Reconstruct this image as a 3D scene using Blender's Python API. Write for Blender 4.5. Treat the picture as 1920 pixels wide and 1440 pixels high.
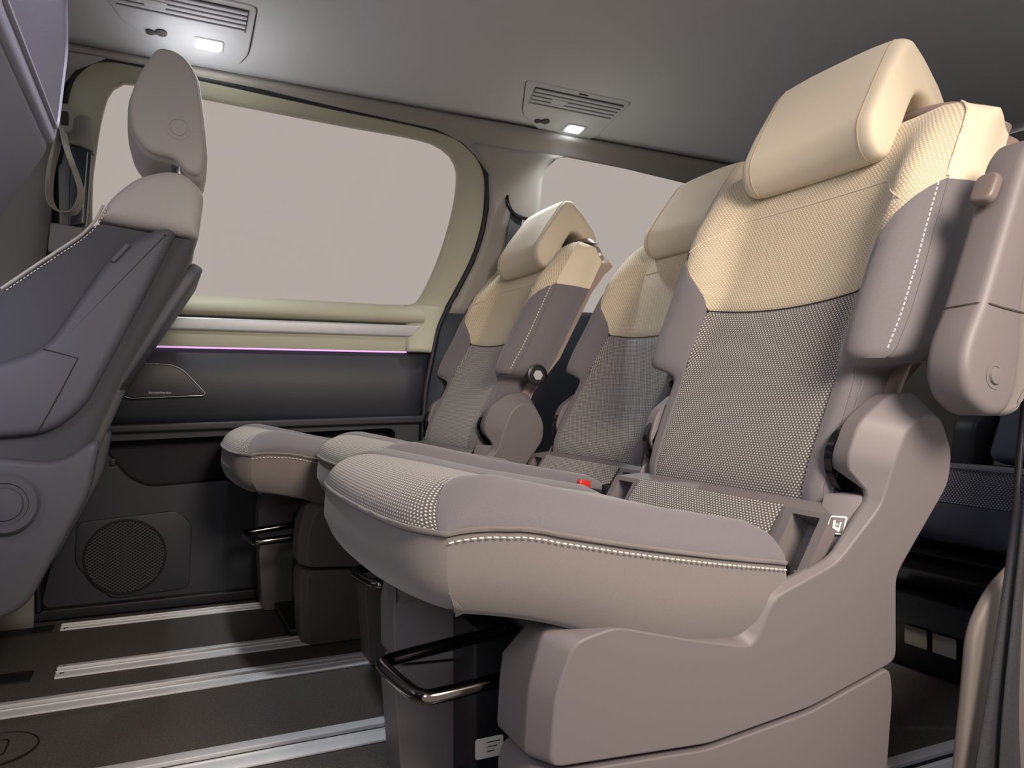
import bpy, bmesh, math, random
from mathutils import Vector, Matrix, Euler
random.seed(4)
for o in list(bpy.data.objects): bpy.data.objects.remove(o)
SC = bpy.context.scene
COL = SC.collection
R = math.radians

# ------------------------------------------------------------------ camera, world, lights
cam = bpy.data.cameras.new('camera'); camo = bpy.data.objects.new('camera', cam); COL.objects.link(camo)
camo.location = (0, 0, .55); camo.rotation_euler = (R(90), 0, R(-24.6))
cam.sensor_width = 36; cam.lens = 36*1441/1920; cam.shift_y = 15/1920; cam.clip_start = .02
SC.camera = camo
SC.view_settings.view_transform = 'Standard'; SC.view_settings.look = 'None'
SC.view_settings.exposure = 0; SC.view_settings.gamma = 1; SC.view_settings.use_curve_mapping = False

def lin(h):
    c = [int(h[i:i+2], 16)/255 for i in (0, 2, 4)]
    return tuple((x/12.92 if x < .04045 else ((x+.055)/1.055)**2.4) for x in c)

W = bpy.data.worlds.new('world'); SC.world = W; W.use_nodes = True
W.node_tree.nodes['Background'].inputs[0].default_value = (*lin('b3aaa4'), 1)
W.node_tree.nodes['Background'].inputs[1].default_value = 1.0

def area(name, loc, target, size, power, color, sy=None):
    l = bpy.data.lights.new(name, 'AREA'); l.energy = power; l.color = color
    l.shape = 'RECTANGLE' if sy else 'SQUARE'; l.size = size
    if sy: l.size_y = sy
    o = bpy.data.objects.new(name, l); COL.objects.link(o); o.location = loc
    o.rotation_euler = (Vector(target)-Vector(loc)).to_track_quat('-Z', 'Y').to_euler()
    return o
# unseen fill lamps added outside the open sliding door
area('added_fill_warm', (.55, -1.0, 1.75), (.8, .9, .5), .7, 8, (1, .84, .68))  # added soft warm fill for the near seat
area('added_fill_cool', (-1.3, -.5, 1.6), (-.1, 1.2, .7), .8, 15, (.80, .84, 1))  # added cool fill aimed at the front seats
def spot(name, loc, target, power, color, cone, radius):
    l = bpy.data.lights.new(name, 'SPOT'); l.energy = power; l.color = color; l.spot_size = R(cone); l.spot_blend = .9; l.shadow_soft_size = radius
    o = bpy.data.objects.new(name, l); COL.objects.link(o); o.location = loc
    o.rotation_euler = (Vector(target)-Vector(loc)).to_track_quat('-Z', 'Y').to_euler()
spot('added_spot_warm', (.50, -.50, 1.25), (.70, .78, .52), 150, (1, .86, .74), 62, .25)  # unseen spot added to brighten the near seat more than the far ones
spot('added_spot_cool', (1.2, -1.5, 1.8), (-.20, .85, .92), 480, (.86, .87, 1), 15, .2)  # unseen narrow spot added to brighten the front passenger seat back

# ------------------------------------------------------------------ materials
MATS = {}
def nt(name):
    m = bpy.data.materials.new(name); m.use_nodes = True
    n = m.node_tree.nodes; l = m.node_tree.links
    return m, n, l, n['Principled BSDF']
def mat(name, col, rough=.6, metal=0, grain=0, scale=400, bump=0, spec=.5, sheen=0):
    if name in MATS: return MATS[name]
    m, n, l, b = nt(name)
    c = lin(col) if isinstance(col, str) else col
    b.inputs['Base Color'].default_value = (*c, 1)
    b.inputs['Roughness'].default_value = rough; b.inputs['Metallic'].default_value = metal
    b.inputs['Specular IOR Level'].default_value = spec
    if sheen:
        b.inputs['Sheen Weight'].default_value = sheen; b.inputs['Sheen Roughness'].default_value = .5
    if grain or bump:
        tc = n.new('ShaderNodeTexCoord'); no = n.new('ShaderNodeTexNoise')
        no.inputs['Scale'].default_value = scale; no.inputs['Detail'].default_value = 3
        l.new(tc.outputs['Object'], no.inputs['Vector'])
        if grain:
            mx = n.new('ShaderNodeMix'); mx.data_type = 'RGBA'
            mx.inputs[6].default_value = (*[v*(1-grain) for v in c], 1); mx.inputs[7].default_value = (*[min(1, v*(1+grain)) for v in c], 1)
            l.new(no.outputs['Fac'], mx.inputs[0]); l.new(mx.outputs[2], b.inputs['Base Color'])
        if bump:
            bp = n.new('ShaderNodeBump'); bp.inputs['Strength'].default_value = bump; bp.inputs['Distance'].default_value = .001
            l.new(no.outputs['Fac'], bp.inputs['Height']); l.new(bp.outputs['Normal'], b.inputs['Normal'])
    MATS[name] = m
    return m
def dotted(name, base, dot, pu=.006, pv=.0036, rad=.34):
    m, n, l, b = nt(name)
    uv = n.new('ShaderNodeUVMap'); uv.uv_map = 'UVMap'
    sx = n.new('ShaderNodeSeparateXYZ'); l.new(uv.outputs[0], sx.inputs[0])
    def M(op, a, bb=None, c=None):
        q = n.new('ShaderNodeMath'); q.operation = op
        for i, v in enumerate((a, bb, c)):
            if v is None: continue
            if isinstance(v, (int, float)): q.inputs[i].default_value = v
            else: l.new(v, q.inputs[i])
        return q.outputs[0]
    v = M('DIVIDE', sx.outputs[1], pv); row = M('FLOOR', v); fv = M('SUBTRACT', M('FRACT', v), .5)
    sh = M('MULTIPLY', M('MODULO', M('ABSOLUTE', row), 2), .5)
    u = M('ADD', M('DIVIDE', sx.outputs[0], pu), sh); fu = M('SUBTRACT', M('FRACT', M('ADD', u, 500)), .5)
    k = pu/pv*.75
    d = M('SQRT', M('ADD', M('POWER', M('MULTIPLY', fu, k), 2), M('POWER', fv, 2)))
    f = M('SMOOTH_MIN', 1.0, M('MAXIMUM', M('MULTIPLY', M('SUBTRACT', rad+.12, d), 5), 0), .1)
    mx = n.new('ShaderNodeMix'); mx.data_type = 'RGBA'; l.new(f, mx.inputs[0])
    mx.inputs[6].default_value = (*lin(base), 1); mx.inputs[7].default_value = (*lin(dot), 1)
    l.new(mx.outputs[2], b.inputs['Base Color']); b.inputs['Roughness'].default_value = .85
    b.inputs['Sheen Weight'].default_value = .25; b.inputs['Specular IOR Level'].default_value = .25
    bp = n.new('ShaderNodeBump'); bp.inputs['Strength'].default_value = .4; bp.inputs['Distance'].default_value = .0008
    l.new(f, bp.inputs['Height']); l.new(bp.outputs['Normal'], b.inputs['Normal'])
    MATS[name] = m
    return m
def emis(name, col, s):
    m, n, l, b = nt(name)
    b.inputs['Base Color'].default_value = (*col, 1); b.inputs['Emission Color'].default_value = (*col, 1)
    b.inputs['Emission Strength'].default_value = s
    MATS[name] = m
    return m
FAB = mat('plain_weave', '686467', .9, grain=.14, scale=700, bump=.25, spec=.2, sheen=.3)
FABS = mat('skirt_weave', '706a68', .9, grain=.1, scale=800, bump=.2, spec=.2, sheen=.25)
TAN = mat('beige_weave', 'd0c4ad', .85, grain=.06, scale=900, bump=.15, spec=.2, sheen=.3)
DDK = dotted('dotted_grey_weave', '5a5655', 'd6cfc6', rad=.27)
DTN = dotted('dotted_beige_weave', 'b6a68a', 'e0d4bd', rad=.32)
PL = mat('taupe_plastic', '6d6768', .5, grain=.03, scale=1500, bump=.12, spec=.4)
DARKFAB = mat('charcoal_weave', '59595f', .9, grain=.1, scale=700, bump=.2, spec=.2, sheen=.2)
SHELL = mat('slate_plastic', '62616a', .5, grain=.04, scale=1500, bump=.12, spec=.4)
GREYFAB = mat('pale_grey_weave', 'd2cdc9', .88, grain=.06, scale=800, bump=.15, spec=.2, sheen=.2)
BLACK = mat('black_plastic', '1b1b1f', .4)
BLACKG = mat('black_gloss', '0d0d10', .12)
RUB = mat('black_rubber', '15161c', .55)
CHROME = mat('dark_chrome', '8b8480', .14, metal=1)
STEEL = mat('steel', 'd8d8d8', .2, metal=1)
ALU = mat('aluminium', 'f2f4f8', .42, metal=.15, grain=.05, scale=120)
THREAD = mat('thread', 'f3e9da', .8)
DIM = mat('seam_dark', '3a332f', .9)
HEADL = mat('headliner_weave', 'd2d4da', .95, grain=.04, scale=900, bump=.1, spec=.1)
BEIGEP = mat('sage_beige_plastic', 'afae9b', .55, grain=.03, scale=900, bump=.1, spec=.35)
GREYP = mat('grey_trim_plastic', '95918c', .55, grain=.03, scale=900, bump=.1, spec=.35)
DOORD = mat('door_dark_plastic', '2e3138', .5, grain=.04, scale=900, bump=.15, spec=.4)
CARPET = mat('carpet_pile', '5e5a57', .98, grain=.55, scale=260, bump=1.0, spec=.05)
SILVER = mat('brushed_silver', 'b4b6b8', .45, metal=.35, grain=.08, scale=60)
WHITE = mat('white_label', 'e8e6e0', .5)
RED = mat('red_plastic', 'c0281f', .35)
NAVY = mat('navy_weave', '5c6074', .9, grain=.12, scale=700, bump=.2, spec=.2)
DNAVY = dotted('dotted_navy_weave', '4f5368', 'a5aabb')
BELT = mat('belt_webbing', '2b2b30', .6, grain=.25, scale=300, bump=.3)
BELTG = mat('grey_webbing', 'b2ada4', .7, grain=.1, scale=300, bump=.3)
RAILB = mat('rail_slot', '17171a', .6)
def glass():
    m, n, l, b = nt('window_glass')
    t = n.new('ShaderNodeBsdfTransparent'); t.inputs[0].default_value = (.97, .97, .97, 1)
    g = n.new('ShaderNodeBsdfGlossy'); g.inputs['Roughness'].default_value = .03
    f = n.new('ShaderNodeFresnel'); f.inputs[0].default_value = 1.2
    mx = n.new('ShaderNodeMixShader'); l.new(f.outputs[0], mx.inputs[0]); l.new(t.outputs[0], mx.inputs[1]); l.new(g.outputs[0], mx.inputs[2])
    l.new(mx.outputs[0], n['Material Output'].inputs[0])
    return m
GLASS = glass()

# ------------------------------------------------------------------ mesh helpers
def link(name, me, m, parent=None, angle=40, props=None):
    if not me.materials: me.materials.append(m)
    for p in me.polygons: p.use_smooth = True
    me.set_sharp_from_angle(angle=R(angle))
    o = bpy.data.objects.new(name, me); COL.objects.link(o); o.parent = parent
    return o
def fromdata(name, V, F, m, parent=None, angle=40, fix=True, uv=None):
    me = bpy.data.meshes.new(name); me.from_pydata(V, [], F); me.update()
    if uv is not None:
        L = me.uv_layers.new(name='UVMap')
        for lp in me.loops: L.data[lp.index].uv = uv[lp.vertex_index]
    if fix:
        bm = bmesh.new(); bm.from_mesh(me); bmesh.ops.recalc_face_normals(bm, faces=bm.faces[:]); bm.to_mesh(me); bm.free()
    return link(name, me, m, parent, angle)
def bevel(o, w, seg=3, ang=30):
    b = o.modifiers.new('bevel', 'BEVEL'); b.width = w; b.segments = seg; b.limit_method = 'ANGLE'; b.angle_limit = R(ang)
    b.harden_normals = False
    return o
def empty(name, label, cat, loc=(0, 0, 0), group=None):
    o = bpy.data.objects.new(name, None); COL.objects.link(o); o.location = loc; o.empty_display_size = .05
    o['label'] = label; o['category'] = cat
    if group: o['group'] = group
    return o
def tag(o, label, cat, group=None):
    o['label'] = label; o['category'] = cat
    if group: o['group'] = group
    return o
def struct(o):
    o['kind'] = 'structure'; return o
class FP(list): pass
def fillet(P, r, n=4):
    out = FP(); N = len(P); out.raw = list(P); out.rad = r; out.n = n
    for i in range(N):
        a, b, c = Vector(P[i-1]), Vector(P[i]), Vector(P[(i+1) % N])
        rr = r[i] if isinstance(r, (list, tuple)) else r
        d1, d2 = a-b, c-b
        t = min(rr, .45*d1.length, .45*d2.length)
        p, q = b+d1.normalized()*t, b+d2.normalized()*t
        for k in range(n+1):
            s = k/n
            out.append(tuple(p*(1-s)**2+b*2*s*(1-s)+q*s*s))
    return out
def spline(P, n=8, closed=False):
    P = [Vector(p) for p in P]; out = []; N = len(P)
    for i in range(N if closed else N-1):
        if closed: a, b, c, d = P[i-1], P[i], P[(i+1) % N], P[(i+2) % N]
        else: a, b, c, d = P[max(i-1, 0)], P[i], P[i+1], P[min(i+2, N-1)]
        for k in range(n):
            t = k/n
            out.append(.5*((2*b)+(c-a)*t+(2*a-5*b+4*c-d)*t*t+(3*b-a-3*c+d)*t**3))
    if not closed: out.append(P[-1])
    return out
def interp(T, x):
    if x <= T[0][0]: return T[0][1]
    for (a, p), (b, q) in zip(T, T[1:]):
        if x <= b: return p+(q-p)*(x-a)/(b-a)
    return T[-1][1]
def sinterp(T, x):   # smooth monotone-ish
    if x <= T[0][0]: return T[0][1]
    if x >= T[-1][0]: return T[-1][1]
    for i in range(len(T)-1):
        (x0, y0), (x1, y1) = T[i], T[i+1]
        if x <= x1:
            def sl(j):
                if j <= 0: return (T[1][1]-T[0][1])/(T[1][0]-T[0][0])
                if j >= len(T)-1: return (T[-1][1]-T[-2][1])/(T[-1][0]-T[-2][0])
                return (T[j+1][1]-T[j-1][1])/(T[j+1][0]-T[j-1][0])
            h = x1-x0; t = (x-x0)/h; m0, m1 = sl(i)*h, sl(i+1)*h
            return (2*t**3-3*t*t+1)*y0+(t**3-2*t*t+t)*m0+(-2*t**3+3*t*t)*y1+(t**3-t*t)*m1
def norms(P):
    N = len(P); A = sum(P[i][0]*P[(i+1) % N][1]-P[(i+1) % N][0]*P[i][1] for i in range(N)); s = 1 if A > 0 else -1
    out = []
    for i in range(N):
        a, b, c = Vector(P[i-1][:2]), Vector(P[i][:2]), Vector(P[(i+1) % N][:2])
        e1 = (b-a).normalized() if (b-a).length > 1e-9 else (c-b).normalized()
        e2 = (c-b).normalized() if (c-b).length > 1e-9 else e1
        n1 = Vector((e1.y, -e1.x)); n2 = Vector((e2.y, -e2.x)); n = n1+n2
        n = n.normalized() if n.length > 1e-6 else n1
        out.append(n*s/max(.5, n.dot(n1)))
    return out
def inset_ring(P, nn, ins):
    if hasattr(P, 'raw'):
        raw = P.raw; N = len(raw); rn = norms(raw); A = sum(raw[i][0]*raw[(i+1) % N][1]-raw[(i+1) % N][0]*raw[i][1] for i in range(N))
        Q = [(p[0]-q.x*ins, p[1]-q.y*ins) for p, q in zip(raw, rn)]; rr = []
        for i in range(N):
            a, b, c = raw[i-1], raw[i], raw[(i+1) % N]
            cr = ((b[0]-a[0])*(c[1]-b[1])-(b[1]-a[1])*(c[0]-b[0]))*(1 if A > 0 else -1)
            r0 = P.rad[i] if isinstance(P.rad, (list, tuple)) else P.rad
            rr.append(max(r0*.25, r0-ins*.7) if cr > 0 else r0+ins*.5)
        return list(fillet(Q, rr, P.n))
    return [(P[i][0]-nn[i].x*ins, P[i][1]-nn[i].y*ins) for i in range(len(P))]
def slab(name, P, y0, y1, r, m, parent=None, mp=None, bulge=0, seg=4, r1=None, mid=1):
    """extrude a 2D outline (x,z) along y with rounded rims; mp maps (x,y,z)->point"""
    mp = mp or (lambda x, y, z: (x, y, z)); r1 = r if r1 is None else r1
    nn = norms(P); N = len(P); rings = []
    for k in range(seg+1):
        t = k/seg*math.pi/2; rings.append((y0+r*(1-math.cos(t)), r*(1-math.sin(t))))
    for k in range(1, mid+1): rings.append((y0+r+(y1-r1-y0-r)*k/(mid+1), -bulge))
    for k in range(seg, -1, -1):
        t = k/seg*math.pi/2; rings.append((y1-r1*(1-math.cos(t)), r1*(1-math.sin(t))))
    V = []; F = []
    for y, ins in rings:
        for a, b in inset_ring(P, nn, ins): V.append(mp(a, y, b))
    for k in range(len(rings)-1):
        for i in range(N):
            j = (i+1) % N; F.append((k*N+i, k*N+j, (k+1)*N+j, (k+1)*N+i))
    F.append(tuple(range(N))[::-1]); F.append(tuple((len(rings)-1)*N+i for i in range(N)))
    return fromdata(name, V, F, m, parent)
def plate_yz(name, P, x0, x1, r, m, parent=None, **k):   # outline in (y,z), extruded along x
    return slab(name, P, x0, x1, r, m, parent, mp=lambda a, b, c: (b, a, c), **k)
def plate_xy(name, P, z0, z1, r, m, parent=None, **k):   # outline in (x,y), extruded along z
    return slab(name, P, z0, z1, r, m, parent, mp=lambda a, b, c: (a, c, b), **k)
def rect(x0, x1, z0, z1): return [(x0, z0), (x1, z0), (x1, z1), (x0, z1)]
def box(name, a, b, m, parent=None, r=.004):
    r = min(r, .45*min(abs(b[i]-a[i]) for i in range(3)))
    return slab(name, fillet(rect(a[0], b[0], a[2], b[2]), r, 2), a[1], b[1], r, m, parent, seg=2, mid=0)
def tube_data(path, r, n=8, closed=False, flat=None):
    P = [Vector(p) for p in path]; N = len(P); V = []; F = []; ref = None
    for i in range(N):
        t = (P[(i+1) % N]-P[i-1]) if closed else (P[min(i+1, N-1)]-P[max(i-1, 0)])
        t.normalize()
        if ref is None: ref = t.orthogonal().normalized()
        ref = (ref-t*ref.dot(t)).normalized(); b = t.cross(ref)
        rr = r(i/(N-1)) if callable(r) else r
        for k in range(n):
            a = 2*math.pi*k/n; V.append(tuple(P[i]+ref*rr*math.cos(a)+b*rr*math.sin(a)))
    M = N if closed else N-1
    for i in range(M):
        for k in range(n):
            j = (i+1) % N; F.append((i*n+k, i*n+(k+1) % n, j*n+(k+1) % n, j*n+k))
    if not closed: F.append(tuple(range(n))[::-1]); F.append(tuple((N-1)*n+k for k in range(n)))
    return V, F
def tube(name, path, r, m, parent=None, n=8, closed=False):
    V, F = tube_data(path, r, n, closed); return fromdata(name, V, F, m, parent, 60)
def ribbon(name, path, wdir, w, th, m, parent=None):
    """flat webbing along a path; wdir gives the width direction at each point"""
    P = [Vector(p) for p in path]; V = []; F = []; N = len(P)
    for i in range(N):
        t = (P[min(i+1, N-1)]-P[max(i-1, 0)]).normalized()
        d = Vector(wdir(i/(N-1)) if callable(wdir) else wdir); d = (d-t*d.dot(t)).normalized(); nn = t.cross(d)
        ww = w(i/(N-1)) if callable(w) else w
        for a, b in ((-1, -1), (1, -1), (1, 1), (-1, 1)): V.append(tuple(P[i]+d*ww/2*a+nn*th/2*b))
    for i in range(N-1):
        for k in range(4): F.append((i*4+k, i*4+(k+1) % 4, i*4+4+(k+1) % 4, i*4+4+k))
    F.append((3, 2, 1, 0)); F.append(tuple((N-1)*4+k for k in range(4)))
    return fromdata(name, V, F, m, parent, 30)
def grid(name, G, m, parent=None, uv=None, angle=60, thick=0, flip=False):
    n = len(G); k = len(G[0]); V = [tuple(p) for r in G for p in r]; F = []
    for i in range(n-1):
        for j in range(k-1):
            f = (i*k+j, i*k+j+1, (i+1)*k+j+1, (i+1)*k+j); F.append(f[::-1] if flip else f)
    U = [c for r in uv for c in r] if uv else None
    o = fromdata(name, V, F, m, parent, angle, fix=False, uv=U)
    if thick:
        s = o.modifiers.new('solid', 'SOLIDIFY'); s.thickness = thick; s.offset = -1
    return o
def stitches(name, path, parent, L=.0045, gap=.0028, r=.0007, m=None):
    P = [Vector(p) for p in path]; cum = [0]
    for a, b in zip(P, P[1:]): cum.append(cum[-1]+(b-a).length)
    def at(s):
        for i in range(len(P)-1):
            if s <= cum[i+1]: return P[i].lerp(P[i+1], (s-cum[i])/max(1e-9, cum[i+1]-cum[i]))
        return P[-1]
    V = []; F = []; s = 0
    while s+L < cum[-1]:
        v, f = tube_data([at(s), at(s+L*.5), at(s+L)], r, 4)
        F += [tuple(i+len(V) for i in q) for q in f]; V += v; s += L+gap
    return fromdata(name, V, F, m or THREAD, parent)
def copy_tree(o, parent=None):
    c = o.copy(); COL.objects.link(c); c.parent = parent
    for ch in list(o.children):
        copy_tree(ch, c)
    return c
def lathe(name, prof, m, parent=None, n=32, mp=None):
    """profile (radius, height) turned about the y axis (mp maps)"""
    mp = mp or (lambda x, y, z: (x, y, z)); V = []; F = []; k = len(prof)
    for i in range(n):
        a = 2*math.pi*i/n
        for r, h in prof: V.append(mp(r*math.cos(a), h, r*math.sin(a)))
    for i in range(n):
        j = (i+1) % n
        for q in range(k-1): F.append((i*k+q, i*k+q+1, j*k+q+1, j*k+q))
    F.append(tuple(i*k+k-1 for i in range(n)))
    return fromdata(name, V, F, m, parent, 35)

# ------------------------------------------------------------------ setting
WP = [(-1, 2.15), (.1, 2.15), (.45, 2.165), (.66, 2.17), (.80, 2.20), (1.30, 2.06), (1.36, 2.02), (3, 2.0)]
def wy(z, off=0): return interp(WP, z)-off
def ceil(x, y):
    t = abs(y-1.4); return 1.405-.18*t*t-.022*x
fl = struct(slab('floor', rect(-2.1, 2.4, -.06, 0), .62, 2.16, .002, CARPET))
G = [[(x/10, y, ceil(x/10, y)) for y in [.66+1.36*k/30 for k in range(31)]] for x in range(-21, 25)]
cl = struct(grid('ceiling', G, HEADL, thick=.03))

GL = [(-.152, .95), (-.15, 1.06), (-.144, 1.112), (-.128, 1.209), (-.105, 1.275), (-.06, 1.297), (.096, 1.288), (.442, 1.272), (.66, 1.264), (.735, 1.248), (.777, 1.215), (.79, 1.16), (.781, 1.06), (.755, .95), (.722, .862), (.70, .825), (.66, .808), (.351, .808), (.063, .808), (-.08, .808), (-.135, .83)]
SE = [(-.25, .79), (-.239, .89), (-.226, .976), (-.208, 1.18), (-.191, 1.265), (-.157, 1.308), (-.113, 1.324), (-.04, 1.324), (.094, 1.316), (.435, 1.298), (.703, 1.282), (.802, 1.25), (.858, 1.19), (.872, 1.10), (.866, 1.02), (.845, .94), (.805, .85), (.775, .79)]
def dense(P, n=12, closed=True): return [tuple(v)[:2] for v in spline([(*p, 0) for p in P], n, closed)]
GLd = dense(GL)
SEd = dense(SE, 10, False)
lastp, firstp = SEd[-1], SEd[0]
SEd += [(lastp[0]+(firstp[0]-lastp[0])*k/60, .79) for k in range(1, 60)]
CEN = (.32, 1.05)
def byangle(P, N=120):
    A = sorted((math.atan2(z-CEN[1], x-CEN[0]), x, z) for x, z in P); out = []
    for k in range(N):
        a = -math.pi+2*math.pi*(k+.5)/N
        for i in range(len(A)):
            p, q = A[i-1], A[i]
            a0 = p[0]-(2*math.pi if i == 0 else 0)
            a1 = q[0]
            if a0 <= a <= a1 or (i == 0 and a > A[-1][0] and (a-2*math.pi) >= a0-1e-9 and (a-2*math.pi) <= a1):
                aa = a if a0 <= a <= a1 else a-2*math.pi
                t = (aa-a0)/max(1e-9, a1-a0); out.append((p[1]+(q[1]-p[1])*t, p[2]+(q[2]-p[2])*t)); break
    return out
gA, sA = byangle(GLd), byangle(SEd)
ring = []
for (t, off) in ((0, -.025), (0, -.004), (.06, .004), (.5, .016), (.93, .028), (1, .02), (1, -.02)):
    ring.append([(g[0]+(s[0]-g[0])*t, wy(g[1]+(s[1]-g[1])*t, off), g[1]+(s[1]-g[1])*t) for g, s in zip(gA, sA)])
for r_ in ring: r_.append(r_[0])
door = struct(grid('door_1', ring, BEIGEP, angle=50))
V = [(CEN[0], wy(CEN[1], -.012), CEN[1])]+[(x, wy(z, -.012), z) for x, z in gA]
pane = struct(fromdata('window_1', V, [(0, i+1, (i+1) % len(gA)+1) for i in range(len(gA))], GLASS))

def xstrip(name, prof, x0, x1, m, parent=None, r=.003):   # profile (y,z) swept along x
    return plate_yz(name, fillet(prof, r, 3), x0, x1, .002, m, parent, mid=0)
xstrip('sill_ledge', [(2.215, .806), (2.175, .803), (2.150, .792), (2.138, .775), (2.140, .752), (2.165, .746), (2.22, .746)], -.9, .70, BEIGEP, door, .012)
# rear corner of the sill that sweeps up into the frame
Gc = []
for i in range(15):
    z = .664+(.80-.664)*i/14
    xr = interp([(.66, .722), (.73, .744), (.79, .772), (.81, .78)], z)
    Gc.append([(x, wy(z, .012+.012*math.sin(math.pi*k/8)), z) for k, x in enumerate([.655+(xr-.655)*k/8 for k in range(9)])])
grid('sill_corner', Gc, BEIGEP, door, thick=-.02)
slab('trim_bar', fillet([(-.9, .709), (.672, .709), (.692, .744), (-.9, .744)], .008, 3), 2.143, 2.18, .006, SILVER, door, mid=0)
xstrip('waist_strip', [(2.148, .709), (2.15, .668), (2.19, .668), (2.19, .709)], -.9, .70, BEIGEP, door, .002)
amb = xstrip('ambient_light_strip', [(2.150, .6675), (2.150, .6635), (2.17, .6635), (2.17, .6675)], -.9, .65, emis('lilac_glow', (.62, .38, .68), .9), door, .001)
# dark upper pad
Gp = []
for i in range(19):
    t = i/18; z = .662-.205*t
    y = 2.158-.022*math.sin(math.pi*min(1, t*1.08))-(.012*max(0, t-.5))
    if t > .9: y += (t-.9)*.3
    xr = interp([(.45, .69), (.51, .697), (.62, .714), (.67, .722)], z)
    Gp.append([(-.9+(xr+.9)*k/24, y, z) for k in range(25)])
grid('upper_pad', Gp, DOORD, door, thick=-.02)
slab('map_shelf', fillet([(-.9, .437), (.695, .462), (.695, .482), (-.9, .455)], .004, 2), 2.128, 2.18, .004, DOORD, door, mid=0)
# lower panel with recessed pocket
def holed(name, outer, hole, y, depth, m, mi, parent):
    bm = bmesh.new(); E = []
    def loop(P, yy):
        vs = [bm.verts.new((p[0], yy(p[1]), p[1])) for p in P]
        es = [bm.edges.new((vs[i], vs[(i+1) % len(vs)])) for i in range(len(vs))]
        return vs, es
    vo, eo = loop(outer, y); vh, eh = loop(hole, y)
    bmesh.ops.triangle_fill(bm, use_beauty=True, edges=eo+eh)
    vb = [bm.verts.new((v.co.x, v.co.y+depth, v.co.z)) for v in vh]; n = len(vh)
    for i in range(n): bm.faces.new((vh[i], vh[(i+1) % n], vb[(i+1) % n], vb[i])).material_index = 1
    bm.faces.new(vb).material_index = 1
    bmesh.ops.recalc_face_normals(bm, faces=bm.faces[:])
    me = bpy.data.meshes.new(name); bm.to_mesh(me); bm.free(); me.materials.append(m); me.materials.append(mi)
    return link(name, me, m, parent, 30)
def dpts(P, s=.05):
    out = []
    for a, b in zip(P, P[1:]+P[:1]):
        k = max(1, int(math.hypot(b[0]-a[0], b[1]-a[1])/s))
        out += [(a[0]+(b[0]-a[0])*i/k, a[1]+(b[1]-a[1])*i/k) for i in range(k)]
    return out
pocket = fillet([(-.14, .427), (.62, .447), (.60, .33), (-.03, .309), (-.075, .335)], [.012, .03, .04, .03, .03], 4)
lowp = fillet([(-.262, .028), (-.20, .30), (-.16, .452), (.69, .475), (.69, .028)], [.03, .2, .01, .01, .01], 6)
holed('lower_panel', dpts(lowp), pocket, lambda z: 2.152, .07, DOORD, mat('pocket_lining', '1d1e25', .8), door)
slab('panel_backing', rect(-.34, .76, .0, .79), 2.225, 2.235, .001, BLACK, door, mid=0)
slab('pocket_latch', fillet(rect(-.115, -.10, .365, .385), .004, 2), 2.15, 2.165, .003, BLACK, door)
# tweeter cover with lettering
tw = fillet([(-.105, .557), (-.09, .612), (-.075, .621), (.022, .620), (.052, .607), (.106, .547), (.10, .541), (-.072, .534)], [.008, .008, .008, .012, .012, .004, .004, .012], 4)
tweet = slab('speaker_cover', tw, 2.122, 2.16, .004, mat('speaker_black', '2c2d33', .45), door)
tube('bright_rim', [(x, 2.1235, z) for x, z in tw], .0013, mat('rim_grey', '9b9da3', .3, metal=.6), tweet, closed=True)
def text(name, s, size, loc, rot, m, parent):
    cu = bpy.data.curves.new(name, 'FONT'); cu.body = s; cu.size = size; cu.extrude = .0003; cu.align_x = 'CENTER'
    t = bpy.data.objects.new(name, cu); COL.objects.link(t)
    dg = bpy.context.evaluated_depsgraph_get(); me = bpy.data.meshes.new_from_object(t.evaluated_get(dg))
    bpy.data.objects.remove(t)
    me.materials.clear(); o = link(name, me, m, parent); o.location = loc; o.rotation_euler = rot
    return o
text('lettering', 'harman/kardon', .0085, (-.0, 2.1214, .546), (R(90), 0, 0), mat('letter_silver', 'd9d9dc', .3), tweet)
# round speaker with lattice
GC, GR = (-.079, .139), .088
sp = slab('speaker_panel', fillet([(-.185, .232), (.04, .247), (.075, .21), (.068, .045), (-.11, .036), (-.19, .13)], .02, 4), 2.146, 2.16, .003, DOORD, door, mid=0)
lathe('speaker_hole', [(.0, 0), (GR, 0), (GR+.004, -.002), (GR+.006, .006)][::-1], mat('speaker_void', '101116', .9), sp, mp=lambda x, y, z: (GC[0]+x, 2.146-y*.3-.0005, GC[1]+z))
V = []; F = []
for sgn in (1, -1):
    for k in range(-13, 14):
        dd = k*.0064; h = math.sqrt(max(0, GR*GR-dd*dd)); a = R(35)*sgn
        ux, uz = math.cos(a), math.sin(a)
        p, q = Vector((GC[0]-uz*dd-ux*h, 2.1443, GC[1]+ux*dd-uz*h)), Vector((GC[0]-uz*dd+ux*h, 2.1443, GC[1]+ux*dd+uz*h))
        v, f = tube_data([p, q], .0011, 4); F += [tuple(i+len(V) for i in w) for w in f]; V += v
fromdata('grille_lattice', V, F, mat('lattice', '4b4c53', .5), sp)
slab('kick_strip', fillet(rect(-.9, .69, .004, .03), .004, 2), 2.125, 2.17, .004, RUB, door, mid=0)

# seal running around the door opening
seal = [(-.262, .03), (-.262, .45), (-.256, .66)]+SE+[(.744, .731), (.714, .62), (.697, .511), (.69, .3), (.69, .03)]
struct(tube('trim_1', [(x, wy(z, .032 if z > .5 else .03), z) for x, z in dense(seal, 6, False)], .0085, RUB))

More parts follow.
